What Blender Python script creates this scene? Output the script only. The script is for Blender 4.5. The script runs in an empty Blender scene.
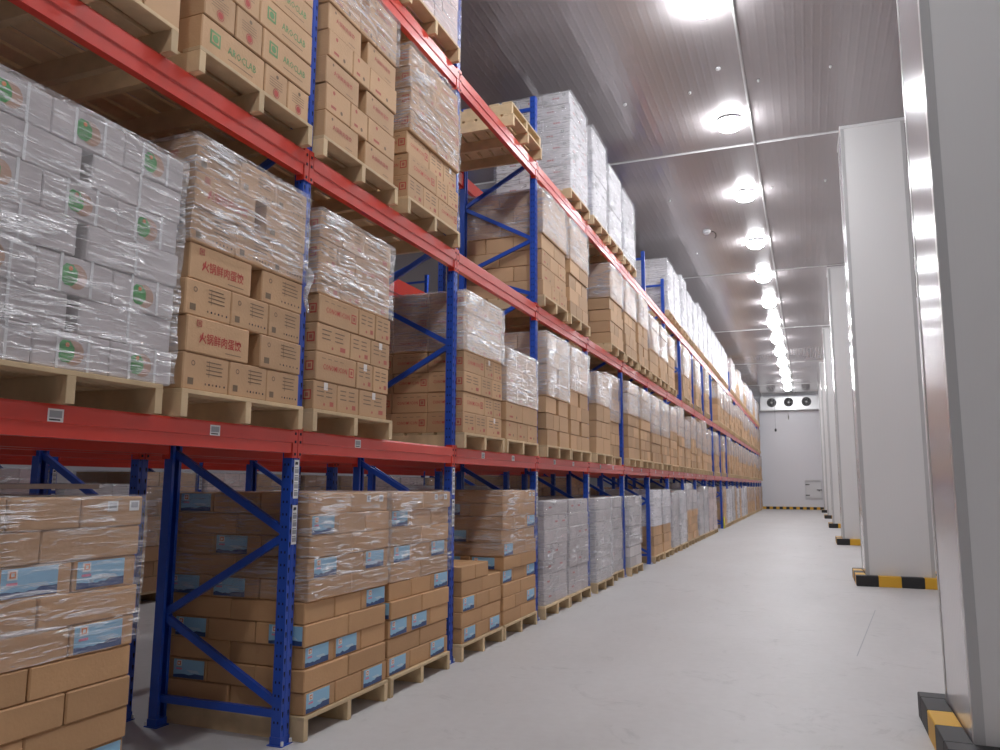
import bpy, bmesh, math, random
from mathutils import Matrix, Vector, noise

C = bpy.context.scene.collection
SC = bpy.context.scene
PI = math.pi
R = random.Random(11)
ORD = ('first second third fourth fifth sixth seventh eighth ninth tenth eleventh twelfth thirteenth fourteenth fifteenth sixteenth '
       'seventeenth eighteenth nineteenth twentieth twenty-first twenty-second twenty-third twenty-fourth twenty-fifth').split()

# ------------------------------------------------------------------ materials
def mat(name, col, rough=.6, metal=0., spec=.5, emit=None, strength=1., vary=0., island=False, nscale=0., namp=0., bump=0., bscale=40., coat=0.):
    m = bpy.data.materials.new(name); m.use_nodes = True
    nt = m.node_tree; N = nt.nodes; L = nt.links
    b = N['Principled BSDF']
    b.inputs['Base Color'].default_value = (*col, 1); b.inputs['Roughness'].default_value = rough
    b.inputs['Metallic'].default_value = metal; b.inputs['Specular IOR Level'].default_value = spec
    b.inputs['Coat Weight'].default_value = coat
    if emit:
        b.inputs['Emission Color'].default_value = (*emit, 1); b.inputs['Emission Strength'].default_value = strength
    if vary or namp:
        hsv = N.new('ShaderNodeHueSaturation'); hsv.inputs['Color'].default_value = (*col, 1)
        acc = None
        if vary:
            if island:
                g = N.new('ShaderNodeNewGeometry'); out = g.outputs['Random Per Island']
            else:
                g = N.new('ShaderNodeObjectInfo'); out = g.outputs['Random']
            mr = N.new('ShaderNodeMapRange'); mr.inputs['To Min'].default_value = 1 - vary; mr.inputs['To Max'].default_value = 1 + vary
            L.new(out, mr.inputs['Value']); acc = mr.outputs['Result']
        if namp:
            tc = N.new('ShaderNodeTexCoord'); nz = N.new('ShaderNodeTexNoise'); nz.inputs['Scale'].default_value = nscale; nz.inputs['Detail'].default_value = 4
            L.new(tc.outputs['Object'], nz.inputs['Vector'])
            m2 = N.new('ShaderNodeMapRange'); m2.inputs['From Min'].default_value = .25; m2.inputs['From Max'].default_value = .75
            m2.inputs['To Min'].default_value = 1 - namp; m2.inputs['To Max'].default_value = 1 + namp
            L.new(nz.outputs['Fac'], m2.inputs['Value'])
            if acc is None: acc = m2.outputs['Result']
            else:
                mu = N.new('ShaderNodeMath'); mu.operation = 'MULTIPLY'; L.new(acc, mu.inputs[0]); L.new(m2.outputs['Result'], mu.inputs[1]); acc = mu.outputs[0]
        L.new(acc, hsv.inputs['Value']); L.new(hsv.outputs['Color'], b.inputs['Base Color'])
    if bump:
        tc = N.new('ShaderNodeTexCoord'); nz = N.new('ShaderNodeTexNoise'); nz.inputs['Scale'].default_value = bscale
        L.new(tc.outputs['Object'], nz.inputs['Vector'])
        bp = N.new('ShaderNodeBump'); bp.inputs['Strength'].default_value = bump; bp.inputs['Distance'].default_value = .01
        L.new(nz.outputs['Fac'], bp.inputs['Height']); L.new(bp.outputs['Normal'], b.inputs['Normal'])
    return m

def ribbed(name, col, rough, metal, axis, period, depth, strength=1., spec=.5):
    """coated steel panel with fine pressed ribs running along the other axis"""
    m = mat(name, col, rough, metal, spec)
    nt = m.node_tree; N = nt.nodes; L = nt.links; b = N['Principled BSDF']
    tc = N.new('ShaderNodeTexCoord'); sp = N.new('ShaderNodeSeparateXYZ'); L.new(tc.outputs['Object'], sp.inputs[0])
    mu = N.new('ShaderNodeMath'); mu.operation = 'MULTIPLY'; mu.inputs[1].default_value = 2 * PI / period; L.new(sp.outputs[axis], mu.inputs[0])
    sn = N.new('ShaderNodeMath'); sn.operation = 'SINE'; L.new(mu.outputs[0], sn.inputs[0])
    pw = N.new('ShaderNodeMath'); pw.operation = 'SMOOTH_MAX'; pw.inputs[1].default_value = .3; pw.inputs[2].default_value = .3; L.new(sn.outputs[0], pw.inputs[0])
    bp = N.new('ShaderNodeBump'); bp.inputs['Strength'].default_value = strength; bp.inputs['Distance'].default_value = depth
    L.new(pw.outputs[0], bp.inputs['Height']); L.new(bp.outputs['Normal'], b.inputs['Normal'])
    nz = N.new('ShaderNodeTexNoise'); nz.inputs['Scale'].default_value = .6; L.new(tc.outputs['Object'], nz.inputs['Vector'])
    mr = N.new('ShaderNodeMapRange'); mr.inputs['To Min'].default_value = rough * .8; mr.inputs['To Max'].default_value = rough * 1.3
    L.new(nz.outputs['Fac'], mr.inputs['Value']); L.new(mr.outputs['Result'], b.inputs['Roughness'])
    return m

M = {}
M['card'] = mat('cardboard_brown', (.52, .30, .145), .7, vary=.12, nscale=5, namp=.06, bump=.15, bscale=60)
M['card2'] = mat('cardboard_tan', (.57, .355, .195), .7, vary=.1, nscale=5, namp=.06, bump=.15, bscale=60)
M['cardw'] = mat('carton_white', (.80, .78, .79), .55, vary=.06, nscale=6, namp=.04)
M['cardg'] = mat('carton_grey', (.56, .51, .50), .6, vary=.08, nscale=6, namp=.06)
M['cardp'] = mat('carton_pinkish', (.72, .58, .55), .6, vary=.08)
for k in ('card', 'card2', 'cardw', 'cardg', 'cardp'):
    src = dict(card=(.52, .30, .145), card2=(.57, .355, .195), cardw=(.80, .78, .79), cardg=(.62, .58, .57), cardp=(.72, .58, .55))[k]
    M[k + '_s'] = mat(k + '_stock', src, .65, vary=.16, island=True)
M['wood'] = mat('pallet_wood', (.66, .49, .29), .7, vary=.14, nscale=9, namp=.12, bump=.2, bscale=30)
M['blue'] = mat('blue_painted_steel', (.014, .075, .47), .35, spec=.5, coat=.3)
M['hole'] = mat('punched_hole_dark', (.006, .008, .02), .8)
M['red'] = mat('red_painted_steel', (.66, .05, .03), .36, spec=.5, coat=.4, nscale=2, namp=.05)
M['label'] = mat('white_paper', (.82, .82, .80), .5)
M['ink'] = mat('black_ink', (.03, .03, .035), .6)
M['grey_ink'] = mat('grey_ink', (.36, .36, .38), .6)
M['brown_ink'] = mat('faded_brown_ink', (.22, .15, .09), .7)
M['red_ink'] = mat('red_ink', (.52, .07, .05), .6)
M['faded_red'] = mat('faded_red_ink', (.48, .13, .09), .65)
M['green_ink'] = mat('pale_green_ink', (.16, .33, .13), .65)
M['green'] = mat('green_sticker', (.03, .30, .04), .5)
M['orange'] = mat('orange_print', (.75, .22, .05), .5)
M['peach'] = mat('tan_print', (.50, .30, .20), .55)
M['sky'] = mat('light_blue_print', (.30, .55, .74), .45)
M['navy'] = mat('navy_print', (.03, .07, .20), .45)
M['pink'] = mat('pink_ink', (.75, .25, .35), .5)
M['strap'] = mat('white_strap', (.85, .85, .84), .3)
M['tape'] = mat('clear_tape', (.66, .55, .42), .18)
M['white_tape'] = mat('white_tape_patch', (.80, .76, .72), .3)
M['yellow'] = mat('yellow_paint', (.72, .40, .03), .5)
M['brightyellow'] = mat('yellow_plastic', (.75, .70, .03), .4)
M['black'] = mat('black_paint', (.018, .017, .018), .55)
M['white'] = mat('white_painted_panel', (.70, .69, .71), .4)
M['trim'] = mat('grey_flashing', (.50, .495, .49), .3, spec=.6)
M['trimw'] = mat('white_flashing', (.75, .74, .74), .25, spec=.7)
M['galv'] = mat('bright_sheet_metal', (.80, .80, .80), .3, metal=.25)
M['darkmetal'] = mat('dark_fan_metal', (.05, .05, .055), .4)
M['sheet'] = mat('grey_slip_sheet', (.28, .24, .22), .6)
M['bulb'] = mat('lamp_glow', (1, 1, 1), .4, emit=(.94, .965, 1), strength=135)
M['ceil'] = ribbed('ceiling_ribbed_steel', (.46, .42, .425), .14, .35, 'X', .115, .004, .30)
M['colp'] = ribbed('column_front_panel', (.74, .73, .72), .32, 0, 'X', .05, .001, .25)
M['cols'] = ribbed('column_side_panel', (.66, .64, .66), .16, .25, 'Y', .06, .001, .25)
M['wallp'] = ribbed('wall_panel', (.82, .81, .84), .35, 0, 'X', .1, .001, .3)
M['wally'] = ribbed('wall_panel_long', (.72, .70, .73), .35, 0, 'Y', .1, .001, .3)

def floor_mat():
    m = mat('polished_concrete', (.50, .48, .475), .4)
    nt = m.node_tree; N = nt.nodes; L = nt.links; b = N['Principled BSDF']
    tc = N.new('ShaderNodeTexCoord')
    a = N.new('ShaderNodeTexNoise'); a.inputs['Scale'].default_value = .7; a.inputs['Detail'].default_value = 6; a.inputs['Roughness'].default_value = .65
    mp = N.new('ShaderNodeMapping'); mp.inputs['Scale'].default_value = (1, .5, 1); L.new(tc.outputs['Object'], mp.inputs[0]); L.new(mp.outputs[0], a.inputs['Vector'])
    c = N.new('ShaderNodeTexNoise'); c.inputs['Scale'].default_value = 14; c.inputs['Detail'].default_value = 5; L.new(tc.outputs['Object'], c.inputs['Vector'])
    mx = N.new('ShaderNodeMath'); mx.operation = 'MULTIPLY_ADD'; mx.inputs[1].default_value = .3; L.new(c.outputs['Fac'], mx.inputs[0]); L.new(a.outputs['Fac'], mx.inputs[2])
    cr = N.new('ShaderNodeValToRGB'); cr.color_ramp.elements[0].position = .4; cr.color_ramp.elements[1].position = .9
    cr.color_ramp.elements[0].color = (.50, .48, .47, 1); cr.color_ramp.elements[1].color = (.60, .585, .58, 1)
    L.new(mx.outputs[0], cr.inputs[0]); L.new(cr.outputs[0], b.inputs['Base Color'])
    w = N.new('ShaderNodeTexNoise'); w.inputs['Scale'].default_value = 2.2; w.inputs['Detail'].default_value = 7; w.inputs['Roughness'].default_value = .75; w.inputs['Distortion'].default_value = 1.2
    L.new(tc.outputs['Object'], w.inputs['Vector'])
    wr_ = N.new('ShaderNodeMapRange'); wr_.inputs['From Min'].default_value = .57; wr_.inputs['From Max'].default_value = .72; wr_.inputs['To Min'].default_value = 1; wr_.inputs['To Max'].default_value = .80; L.new(w.outputs['Fac'], wr_.inputs['Value'])
    hv = N.new('ShaderNodeHueSaturation'); L.new(cr.outputs[0], hv.inputs['Color']); L.new(wr_.outputs[0], hv.inputs['Value']); L.new(hv.outputs[0], b.inputs['Base Color'])
    mr = N.new('ShaderNodeMapRange'); mr.inputs['To Min'].default_value = .45; mr.inputs['To Max'].default_value = .62; L.new(a.outputs['Fac'], mr.inputs['Value']); L.new(mr.outputs[0], b.inputs['Roughness'])
    return m
M['floor'] = floor_mat()

def film_mat(name='stretch_film', base=.12, amp=.85):
    m = bpy.data.materials.new(name); m.use_nodes = True
    nt = m.node_tree; N = nt.nodes; L = nt.links
    for n in list(N): N.remove(n)
    out = N.new('ShaderNodeOutputMaterial'); mix = N.new('ShaderNodeMixShader'); L.new(mix.outputs[0], out.inputs[0])
    tr = N.new('ShaderNodeBsdfTransparent'); tr.inputs[0].default_value = (.97, .97, .98, 1)
    pr = N.new('ShaderNodeBsdfPrincipled'); pr.inputs['Base Color'].default_value = (.93, .92, .94, 1); pr.inputs['Roughness'].default_value = .26
    pr.inputs['Specular IOR Level'].default_value = .9; pr.inputs['Metallic'].default_value = .6
    tc = N.new('ShaderNodeTexCoord'); acc = None; hgt = None
    def streak(rot, sc, lo, hi):
        mp = N.new('ShaderNodeMapping'); mp.inputs['Rotation'].default_value = rot; mp.inputs['Scale'].default_value = sc; L.new(tc.outputs['Object'], mp.inputs[0])
        n = N.new('ShaderNodeTexNoise'); n.inputs['Scale'].default_value = 1.; n.inputs['Detail'].default_value = 4; n.inputs['Roughness'].default_value = .65; n.inputs['Distortion'].default_value = .8
        L.new(mp.outputs[0], n.inputs['Vector'])
        r = N.new('ShaderNodeMapRange'); r.inputs['From Min'].default_value = lo; r.inputs['From Max'].default_value = hi; L.new(n.outputs['Fac'], r.inputs['Value'])
        return n.outputs['Fac'], r.outputs[0]
    n1, s1 = streak((.16, .12, 0), (3.5, 3.5, 60), .52, .60)
    n3, s3 = streak((-.4, -.25, .0), (5, 5, 44), .57, .64)
    n2 = N.new('ShaderNodeTexNoise'); n2.inputs['Scale'].default_value = 3.2; n2.inputs['Detail'].default_value = 2; L.new(tc.outputs['Object'], n2.inputs['Vector'])
    r2 = N.new('ShaderNodeMapRange'); r2.inputs['From Min'].default_value = .35; r2.inputs['From Max'].default_value = .58; r2.inputs['To Min'].default_value = .25; L.new(n2.outputs['Fac'], r2.inputs['Value'])
    mxx = N.new('ShaderNodeMath'); mxx.operation = 'MAXIMUM'; L.new(s1, mxx.inputs[0]); L.new(s3, mxx.inputs[1])
    mu = N.new('ShaderNodeMath'); mu.operation = 'MULTIPLY'; L.new(mxx.outputs[0], mu.inputs[0]); L.new(r2.outputs[0], mu.inputs[1])
    ma = N.new('ShaderNodeMath'); ma.operation = 'MULTIPLY_ADD'; ma.inputs[1].default_value = amp; ma.inputs[2].default_value = base; L.new(mu.outputs[0], ma.inputs[0])
    ad = N.new('ShaderNodeMath'); ad.operation = 'ADD'; L.new(n1, ad.inputs[0]); L.new(n3, ad.inputs[1])
    bp = N.new('ShaderNodeBump'); bp.inputs['Strength'].default_value = 1.; bp.inputs['Distance'].default_value = .022; L.new(ad.outputs[0], bp.inputs['Height'])
    L.new(bp.outputs[0], pr.inputs['Normal'])
    L.new(ma.outputs[0], mix.inputs[0]); L.new(tr.outputs[0], mix.inputs[1]); L.new(pr.outputs[0], mix.inputs[2])
    return m
M['film'] = film_mat()
M['film3'] = film_mat('thin_stretch_film', .08, .6)
M['film2'] = film_mat('dense_stretch_film', .27, .70)

# ------------------------------------------------------------------ mesh helpers
class MB:
    def __init__(s): s.v = []; s.f = []; s.mi = []; s.ms = []
    def m(s, name):
        if name not in s.ms: s.ms.append(name)
        return s.ms.index(name)
    def poly(s, pts, mt):
        n = len(s.v); s.v += [tuple(p) for p in pts]; s.f.append(tuple(range(n, n + len(pts)))); s.mi.append(s.m(mt))
    def box(s, x0, x1, y0, y1, z0, z1, mt, T=None, faces='all'):
        n = len(s.v)
        p = [(x, y, z) for x in (x0, x1) for y in (y0, y1) for z in (z0, z1)]
        if T is not None: p = [tuple(T @ Vector(q)) for q in p]
        s.v += p
        F = [(0, 1, 3, 2), (4, 6, 7, 5), (0, 4, 5, 1), (2, 3, 7, 6), (0, 2, 6, 4), (1, 5, 7, 3)]
        for q in F: s.f.append(tuple(n + i for i in q)); s.mi.append(s.m(mt))
    def bar(s, a, b, w, h, mt):
        a = Vector(a); b = Vector(b); d = b - a; L = d.length; q = d.to_track_quat('X', 'Z').to_matrix().to_4x4()
        s.box(0, L, -w / 2, w / 2, -h / 2, h / 2, mt, Matrix.Translation(a) @ q)
    def tube(s, pts, r, mt, n=8, cap=True):
        rings = []
        for i, p in enumerate(pts):
            p = Vector(p); d = (Vector(pts[min(i + 1, len(pts) - 1)]) - Vector(pts[max(i - 1, 0)])).normalized()
            u = d.orthogonal().normalized(); w = d.cross(u); rr = r[i] if isinstance(r, (list, tuple)) else r
            k = len(s.v); s.v += [tuple(p + (u * math.cos(2 * PI * j / n) + w * math.sin(2 * PI * j / n)) * rr) for j in range(n)]; rings.append(k)
        for a, b in zip(rings, rings[1:]):
            for j in range(n): s.f.append((a + j, a + (j + 1) % n, b + (j + 1) % n, b + j)); s.mi.append(s.m(mt))
        if cap:
            s.f.append(tuple(rings[0] + j for j in range(n))[::-1]); s.mi.append(s.m(mt)); s.f.append(tuple(rings[-1] + j for j in range(n))); s.mi.append(s.m(mt))
    def lathe(s, prof, mt, n=24, T=None):
        """profile of (radius, z) turned about z"""
        T = T or Matrix.Identity(4); rings = []
        for r, z in prof:
            k = len(s.v); s.v += [tuple(T @ Vector((r * math.cos(2 * PI * j / n), r * math.sin(2 * PI * j / n), z))) for j in range(n)]; rings.append(k)
        for a, b in zip(rings, rings[1:]):
            for j in range(n): s.f.append((a + j, a + (j + 1) % n, b + (j + 1) % n, b + j)); s.mi.append(s.m(mt))
        s.f.append(tuple(rings[0] + j for j in range(n))[::-1]); s.mi.append(s.m(mt)); s.f.append(tuple(rings[-1] + j for j in range(n))); s.mi.append(s.m(mt))
    def mesh(s, name, smooth=False, bevel=0):
        me = bpy.data.meshes.new(name); me.from_pydata(s.v, [], s.f)
        for k in s.ms: me.materials.append(M[k])
        me.polygons.foreach_set('material_index', s.mi)
        if smooth: me.polygons.foreach_set('use_smooth', [True] * len(s.f))
        bm = bmesh.new(); bm.from_mesh(me); bmesh.ops.recalc_face_normals(bm, faces=bm.faces)
        if bevel: bmesh.ops.bevel(bm, geom=bm.edges[:], offset=bevel, segments=1, affect='EDGES', profile=.5)
        bm.to_mesh(me); bm.free(); me.update()
        return me

def link(name, me, parent=None, loc=(0, 0, 0), rz=0):
    o = bpy.data.objects.new(name, me); C.objects.link(o); o.location = loc; o.rotation_euler = (0, 0, rz)
    if parent: o.parent = parent
    return o
def nwords(t): return len(t.replace(',', ' ').replace('(', ' ').split())
def thing(o, label, cat, group=None):
    if nwords(label) > 16: print('LONG', label)
    o['label'] = label; o['category'] = cat
    if group: o['group'] = group
    return o
def struct(name, mb, **k):
    o = link(name, mb.mesh(name, **k)); o['kind'] = 'structure'; return o

# ------------------------------------------------------------------ the place
P0, BAY = 4.035, 2.3
def post_y(i): return P0 + BAY * i           # i = 0 is the upright in full view at the start of the aisle
Z1, Z2, Z3 = 1.84, 3.64, 5.41
END, CEIL, XW, XR, BACK = 55.3, 7.5, -13.0, 6.4, -16.0
NB = 22

b = MB(); b.box(XW, XR, BACK, END, -.1, 0, 'floor'); struct('floor', b)
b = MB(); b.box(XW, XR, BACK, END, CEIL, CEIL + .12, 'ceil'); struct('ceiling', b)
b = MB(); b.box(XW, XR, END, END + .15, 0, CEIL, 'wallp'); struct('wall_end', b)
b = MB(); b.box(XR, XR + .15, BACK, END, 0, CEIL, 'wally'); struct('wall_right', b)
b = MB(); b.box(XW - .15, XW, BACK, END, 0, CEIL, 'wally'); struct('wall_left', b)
b = MB(); b.box(XW, XR, BACK - .15, BACK, 0, CEIL, 'wallp'); struct('wall_back', b)
# ceiling joints: flashing strips with a small lip
k = 0
for y in (-3.9, 4.95, 13.8, 22.55, 31.2, 40.1, 48.9):
    k += 1; b = MB(); b.box(XW, XR, y - .02, y + .02, CEIL - .008, CEIL, 'trim'); b.box(XW, XR, y - .006, y + .006, CEIL - .022, CEIL - .012, 'trimw'); struct('trim_%d' % k, b)
for x in (2.31, -4.2):
    k += 1; b = MB(); b.box(x - .02, x + .02, BACK, END, CEIL - .014, CEIL - .001, 'trim'); b.box(x - .006, x + .006, BACK, END, CEIL - .024, CEIL - .014, 'trimw'); struct('trim_%d' % k, b)
# end-wall kerb with black and yellow blocks
b = MB(); n = 19; w = (3.95 - .02) / n
for i in range(n): b.box(.02 + i * w, .02 + (i + 1) * w, END - .12, END - .002, 0, .17, 'black' if i % 2 else 'yellow')
struct('baseboard_end', b)
# saw-cut joint in the floor
b = MB(); b.box(3.02, 3.028, 8.0, 11.0, 0, .0015, 'grey_ink', Matrix.Translation((3.45, 9.6, 0)) @ Matrix.Rotation(-.12, 4, 'Z') @ Matrix.Translation((-3.02, -9.6, 0))); struct('trim_%d' % (k + 1), b)

# wrapped columns in a row along the aisle
CX0, CX1 = 3.69, 4.64
cols = [5.02, 13.64, 22.75, 31.7, 40.6, 49.5]
for i, y0 in enumerate(cols):
    y1 = y0 + .95; nm = ORD[i]
    root = link('panelled_column', None, None, ((CX0 + CX1) / 2, (y0 + y1) / 2, 0))
    hx = (CX1 - CX0) / 2; hy = .475
    thing(root, 'square column clad in white insulated panels, %s along the aisle' % nm, 'column', 'clad columns along the aisle')
    b = MB(); b.box(-hx + .004, hx - .004, -hy, hy, 0, CEIL, 'colp'); link('front_cladding', b.mesh('front_cladding'), root)
    b = MB(); b.box(-hx, -hx + .003, -hy + .02, hy - .02, 0, CEIL, 'cols'); b.box(hx - .003, hx, -hy + .02, hy - .02, 0, CEIL, 'cols'); link('side_cladding', b.mesh('side_cladding'), root)
    for sx in (-1, 1):
        for sy in (-1, 1):
            b = MB(); X = sx * hx; Y = sy * hy
            b.box(min(X + sx * .004, X - sx * .05), max(X + sx * .004, X - sx * .05), min(Y, Y + sy * .004), max(Y, Y + sy * .004), 0, CEIL, 'trim')
            b.box(min(X, X + sx * .004), max(X, X + sx * .004), min(Y, Y - sy * .05), max(Y, Y - sy * .05), 0, CEIL, 'trim')
            link('corner_trim', b.mesh('corner_trim'), root)
    b = MB(); b.box(-hx - .02, hx + .02, -hy - .02, hy + .02, CEIL - .05, CEIL - .001, 'trimw'); link('top_trim', b.mesh('top_trim'), root)
    # kerb blocks round the foot
    kr = link('column_kerb', None, None, ((CX0 + CX1) / 2, (y0 + y1) / 2, 0))
    thing(kr, 'black and yellow kerb round the foot of the %s column' % nm, 'kerb', 'striped kerbs at the columns')
    o = .15; H = .16
    def seg(x0, x1, y0_, y1_, axis, cols_):
        n_ = len(cols_)
        for c_, i_ in zip(cols_, range(n_)):
            bb = MB()
            if axis == 'x': bb.box(x0 + (x1 - x0) * i_ / n_, x0 + (x1 - x0) * (i_ + 1) / n_, y0_, y1_, 0, H, c_)
            else: bb.box(x0, x1, y0_ + (y1_ - y0_) * i_ / n_, y0_ + (y1_ - y0_) * (i_ + 1) / n_, 0, H, c_)
            link('black_kerb_block' if c_ == 'black' else 'yellow_kerb_block', bb.mesh('kerb_block', bevel=.006), kr)
    seg(-hx - o, hx + o, -hy - o, -hy - .006, 'x', ['black', 'yellow', 'black', 'yellow'])
    seg(-hx - o, hx + o, hy + .006, hy + o, 'x', ['black', 'yellow', 'black', 'yellow'])
    seg(-hx - o, -hx - .006, -hy - .005, hy + .005, 'y', ['yellow', 'black', 'yellow'] if i else ['black', 'yellow', 'black'])
    seg(hx + .006, hx + o, -hy - .005, hy + .005, 'y', ['yellow', 'black', 'yellow'])

# ------------------------------------------------------------------ lamps
def make_lamp():
    root = link('ceiling_lamp', None)
    b = MB(); b.lathe([(.11, .0), (.12, -.02), (.20, -.03), (.20, -.045)], 'white', 28); link('housing', b.mesh('housing', smooth=True), root)
    b = MB(); b.lathe([(.195, -.045), (.205, -.07), (.195, -.12), (.16, -.16), (.10, -.185), (.04, -.195), (.01, -.197)], 'bulb', 28); link('glowing_diffuser', b.mesh('diffuser', smooth=True), root)
    return root
def copy_tree(o, parent=None):
    c = o.copy(); C.objects.link(c)
    if parent: c.parent = parent
    for ch in list(o.children): copy_tree(ch, c)
    return c
lp = make_lamp(); first = True
ly = [9.25 - 3.45 * 4 + 3.45 * i for i in range(18)]
ki = 0
for y in ly:
    if y > 54 or y < -2: continue
    o = lp if first else copy_tree(lp); first = False; o.location = (1.98, y, CEIL)
    thing(o, 'round glowing ceiling lamp over the main aisle, %s lamp of the row' % ORD[ki], 'lamp', 'lamps over the main aisle'); ki += 1
ki = 0
for y in (5.6, 16.1, 28.0, 40.0):
    o = copy_tree(lp); o.location = (-3.9, y, CEIL)
    thing(o, 'round glowing ceiling lamp over the aisle behind the racks, %s of its row' % ORD[ki], 'lamp', 'lamps over the rear aisle'); ki += 1

# smoke detector and little ceiling bolts
det = link('smoke_detector', None, None, (.94, 18.4, CEIL)); thing(det, 'small round detector with a cable loop on the ribbed ceiling', 'detector')
b = MB(); b.lathe([(.09, 0), (.09, -.05), (.06, -.08)], 'white', 16); link('housing', b.mesh('housing', smooth=True), det)
b = MB(); b.tube([(.12 + .1 * math.sin(a), -.05, -.05 - .1 * (1 - math.cos(a))) for a in [i * .3 for i in range(9)]], .012, 'ink', 6); link('cable', b.mesh('cable'), det)
for i, (x, y, s) in enumerate([(1.98, 10.99, .035), (3.49, 11.5, .02), (1.5, 11.55, .02), (2.5, 11.54, .02), (.49, 11.57, .025), (.46, 16.07, .02), (.49, 20.16, .02), (2.5, 16.05, .02), (3.5, 16.04, .02)]):
    b = MB(); b.lathe([(s, 0), (s, -.02), (s * .5, -.035)], 'galv', 10)
    o = link('ceiling_bolt', b.mesh('ceiling_bolt'), None, (x, y, CEIL)); thing(o, 'small bright bolt head on the ribbed ceiling panel', 'bolt', 'bolt heads on the ceiling')

# ------------------------------------------------------------------ unit cooler and things on the end wall
uc = link('unit_cooler', None, None, (1.95, 54.56, 6.5)); thing(uc, 'wide white cooler with three dark fans high on the end wall', 'cooler')
b = MB(); b.box(-1.82, 1.9, 0, .7, .03, .86, 'galv'); link('casing', b.mesh('casing', bevel=.01), uc)
b = MB(); b.box(-1.84, 1.93, -.04, .72, -.03, .03, 'galv'); link('drip_tray', b.mesh('drip_tray', bevel=.008), uc)
for sx in (-1.7, 1.7):
    b = MB(); b.box(sx - .03, sx + .03, .2, .5, .86, 1.0, 'galv'); link('hanger', b.mesh('hanger'), uc)
for fx in (-1.09, -.03, 1.06):
    T = Matrix.Translation((fx, 0, .48)) @ Matrix.Rotation(PI / 2, 4, 'X')
    fn = link('fan', None, uc, (fx, 0, .48))
    b = MB(); T = Matrix.Rotation(PI / 2, 4, 'X')
    n = 28
    for i in range(n):   # ring
        a, c = 2 * PI * i / n, 2 * PI * (i + 1) / n
        for (r0, r1, h0, h1) in ((.30, .34, .0, .05),):
            p = lambda r, t, h: tuple(T @ Vector((r * math.cos(t), r * math.sin(t), h)))
            b.poly([p(r0, a, h1), p(r1, a, h1), p(r1, c, h1), p(r0, c, h1)], 'galv'); b.poly([p(r1, a, h0), p(r1, a, h1), p(r1, c, h1), p(r1, c, h0)], 'galv'); b.poly([p(r0, a, h0), p(r0, c, h0), p(r0, c, h1), p(r0, a, h1)], 'darkmetal')
    link('shroud_ring', b.mesh('ring'), fn)
    b = MB(); b.lathe([(.30, .002), (.30, .006)], 'black', 28, T); link('dark_throat', b.mesh('throat'), fn)
    b = MB(); b.lathe([(.07, .01), (.07, .04), (.04, .05)], 'trim', 16, T)
    for i in range(5):
        Q = T @ Matrix.Rotation(2 * PI * i / 5, 4, 'Z') @ Matrix.Rotation(.35, 4, 'X')
        b.box(.06, .27, -.05, .05, .018, .024, 'darkmetal', Q)
    link('blades', b.mesh('blades'), fn)
    b = MB()
    for r in (.12, .18, .24, .30):
        b.tube([tuple(T @ Vector((r * math.cos(t), r * math.sin(t), .052))) for t in [2 * PI * i / 24 for i in range(25)]], .003, 'galv', 5, False)
    link('wire_guard', b.mesh('guard'), fn)
b = MB(); b.tube([(-.09, .2, -.02), (-.09, .2, -.4), (-.09, .9, -.6)], .035, 'galv', 8); link('drain_pipe', b.mesh('pipe', smooth=True), uc)
hs = link('hanging_sensor', None, None, (1.2, 50, 4.86)); thing(hs, 'small dark sensor hanging on a thin wire before the end wall', 'sensor')
b = MB(); b.lathe([(.03, -.09), (.06, -.06), (.06, .05), (.02, .1)], 'ink', 12); link('probe', b.mesh('probe', smooth=True), hs)
b = MB(); b.tube([(0, 0, .08), (0, 0, CEIL - 4.86)], .008, 'grey_ink', 5); link('wire', b.mesh('wire'), hs)
hd = link('escape_hatch', None, None, (3.2, END, .68)); thing(hd, 'small white insulated hatch with two hinges and a handle in end wall', 'hatch')
b = MB(); b.box(-.53, .53, -.05, -.002, 0, 1.18, 'white'); link('frame', b.mesh('frame', bevel=.01), hd)
b = MB(); b.box(-.46, .46, -.11, -.05, .06, 1.12, 'trimw'); link('hatch_door', b.mesh('hatch_door', bevel=.012), hd)
for z in (.25, .93):
    b = MB(); b.box(-.50, -.25, -.135, -.11, z - .03, z + .03, 'darkmetal'); link('hinge', b.mesh('hinge'), hd)
b = MB(); b.box(.18, .50, -.145, -.11, .57, .62, 'darkmetal'); b.box(.30, .34, -.16, -.11, .50, .62, 'darkmetal'); link('handle', b.mesh('handle'), hd)
b = MB(); b.box(-.50, .40, -.2, -.05, 1.19, 1.24, 'trimw'); link('drip_cap', b.mesh('cap'), hd)

# ------------------------------------------------------------------ racks
TOP = 6.27
def mesh_post():
    b = MB()
    # C-section: web towards the aisle, two flanges, return lips
    b.box(-.004, 0, -.040, .040, 0, TOP, 'blue'); b.box(-.068, -.004, -.040, -.036, 0, TOP, 'blue'); b.box(-.068, -.004, .036, .040, 0, TOP, 'blue')
    b.box(-.068, -.064, -.036, -.018, 0, TOP, 'blue'); b.box(-.068, -.064, .018, .036, 0, TOP, 'blue')
    b.box(0, .003, -.012, .012, 0, TOP, 'blue')
    z = .1
    while z < TOP - .05:
        for y in (-.026, .026):
            b.poly([(.0006, y + dy, z + dz) for dy, dz in ((-.007, .016), (-.007, .002), (-.003, -.016), (.003, -.016), (.007, .002), (.007, .016))], 'hole')
        for x in (-.022, -.048):
            b.poly([(x + dy, -.0406, z + dz + .03) for dy, dz in ((-.005, .007), (-.005, -.007), (.005, -.007), (.005, .007))], 'hole')
        z += .075
    return b.mesh('post')
POST = mesh_post()
b = MB(); b.box(-.085, .020, -.052, .052, 0, .006, 'blue'); b.box(-.072, .004, -.044, .044, .006, .05, 'blue')
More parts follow.
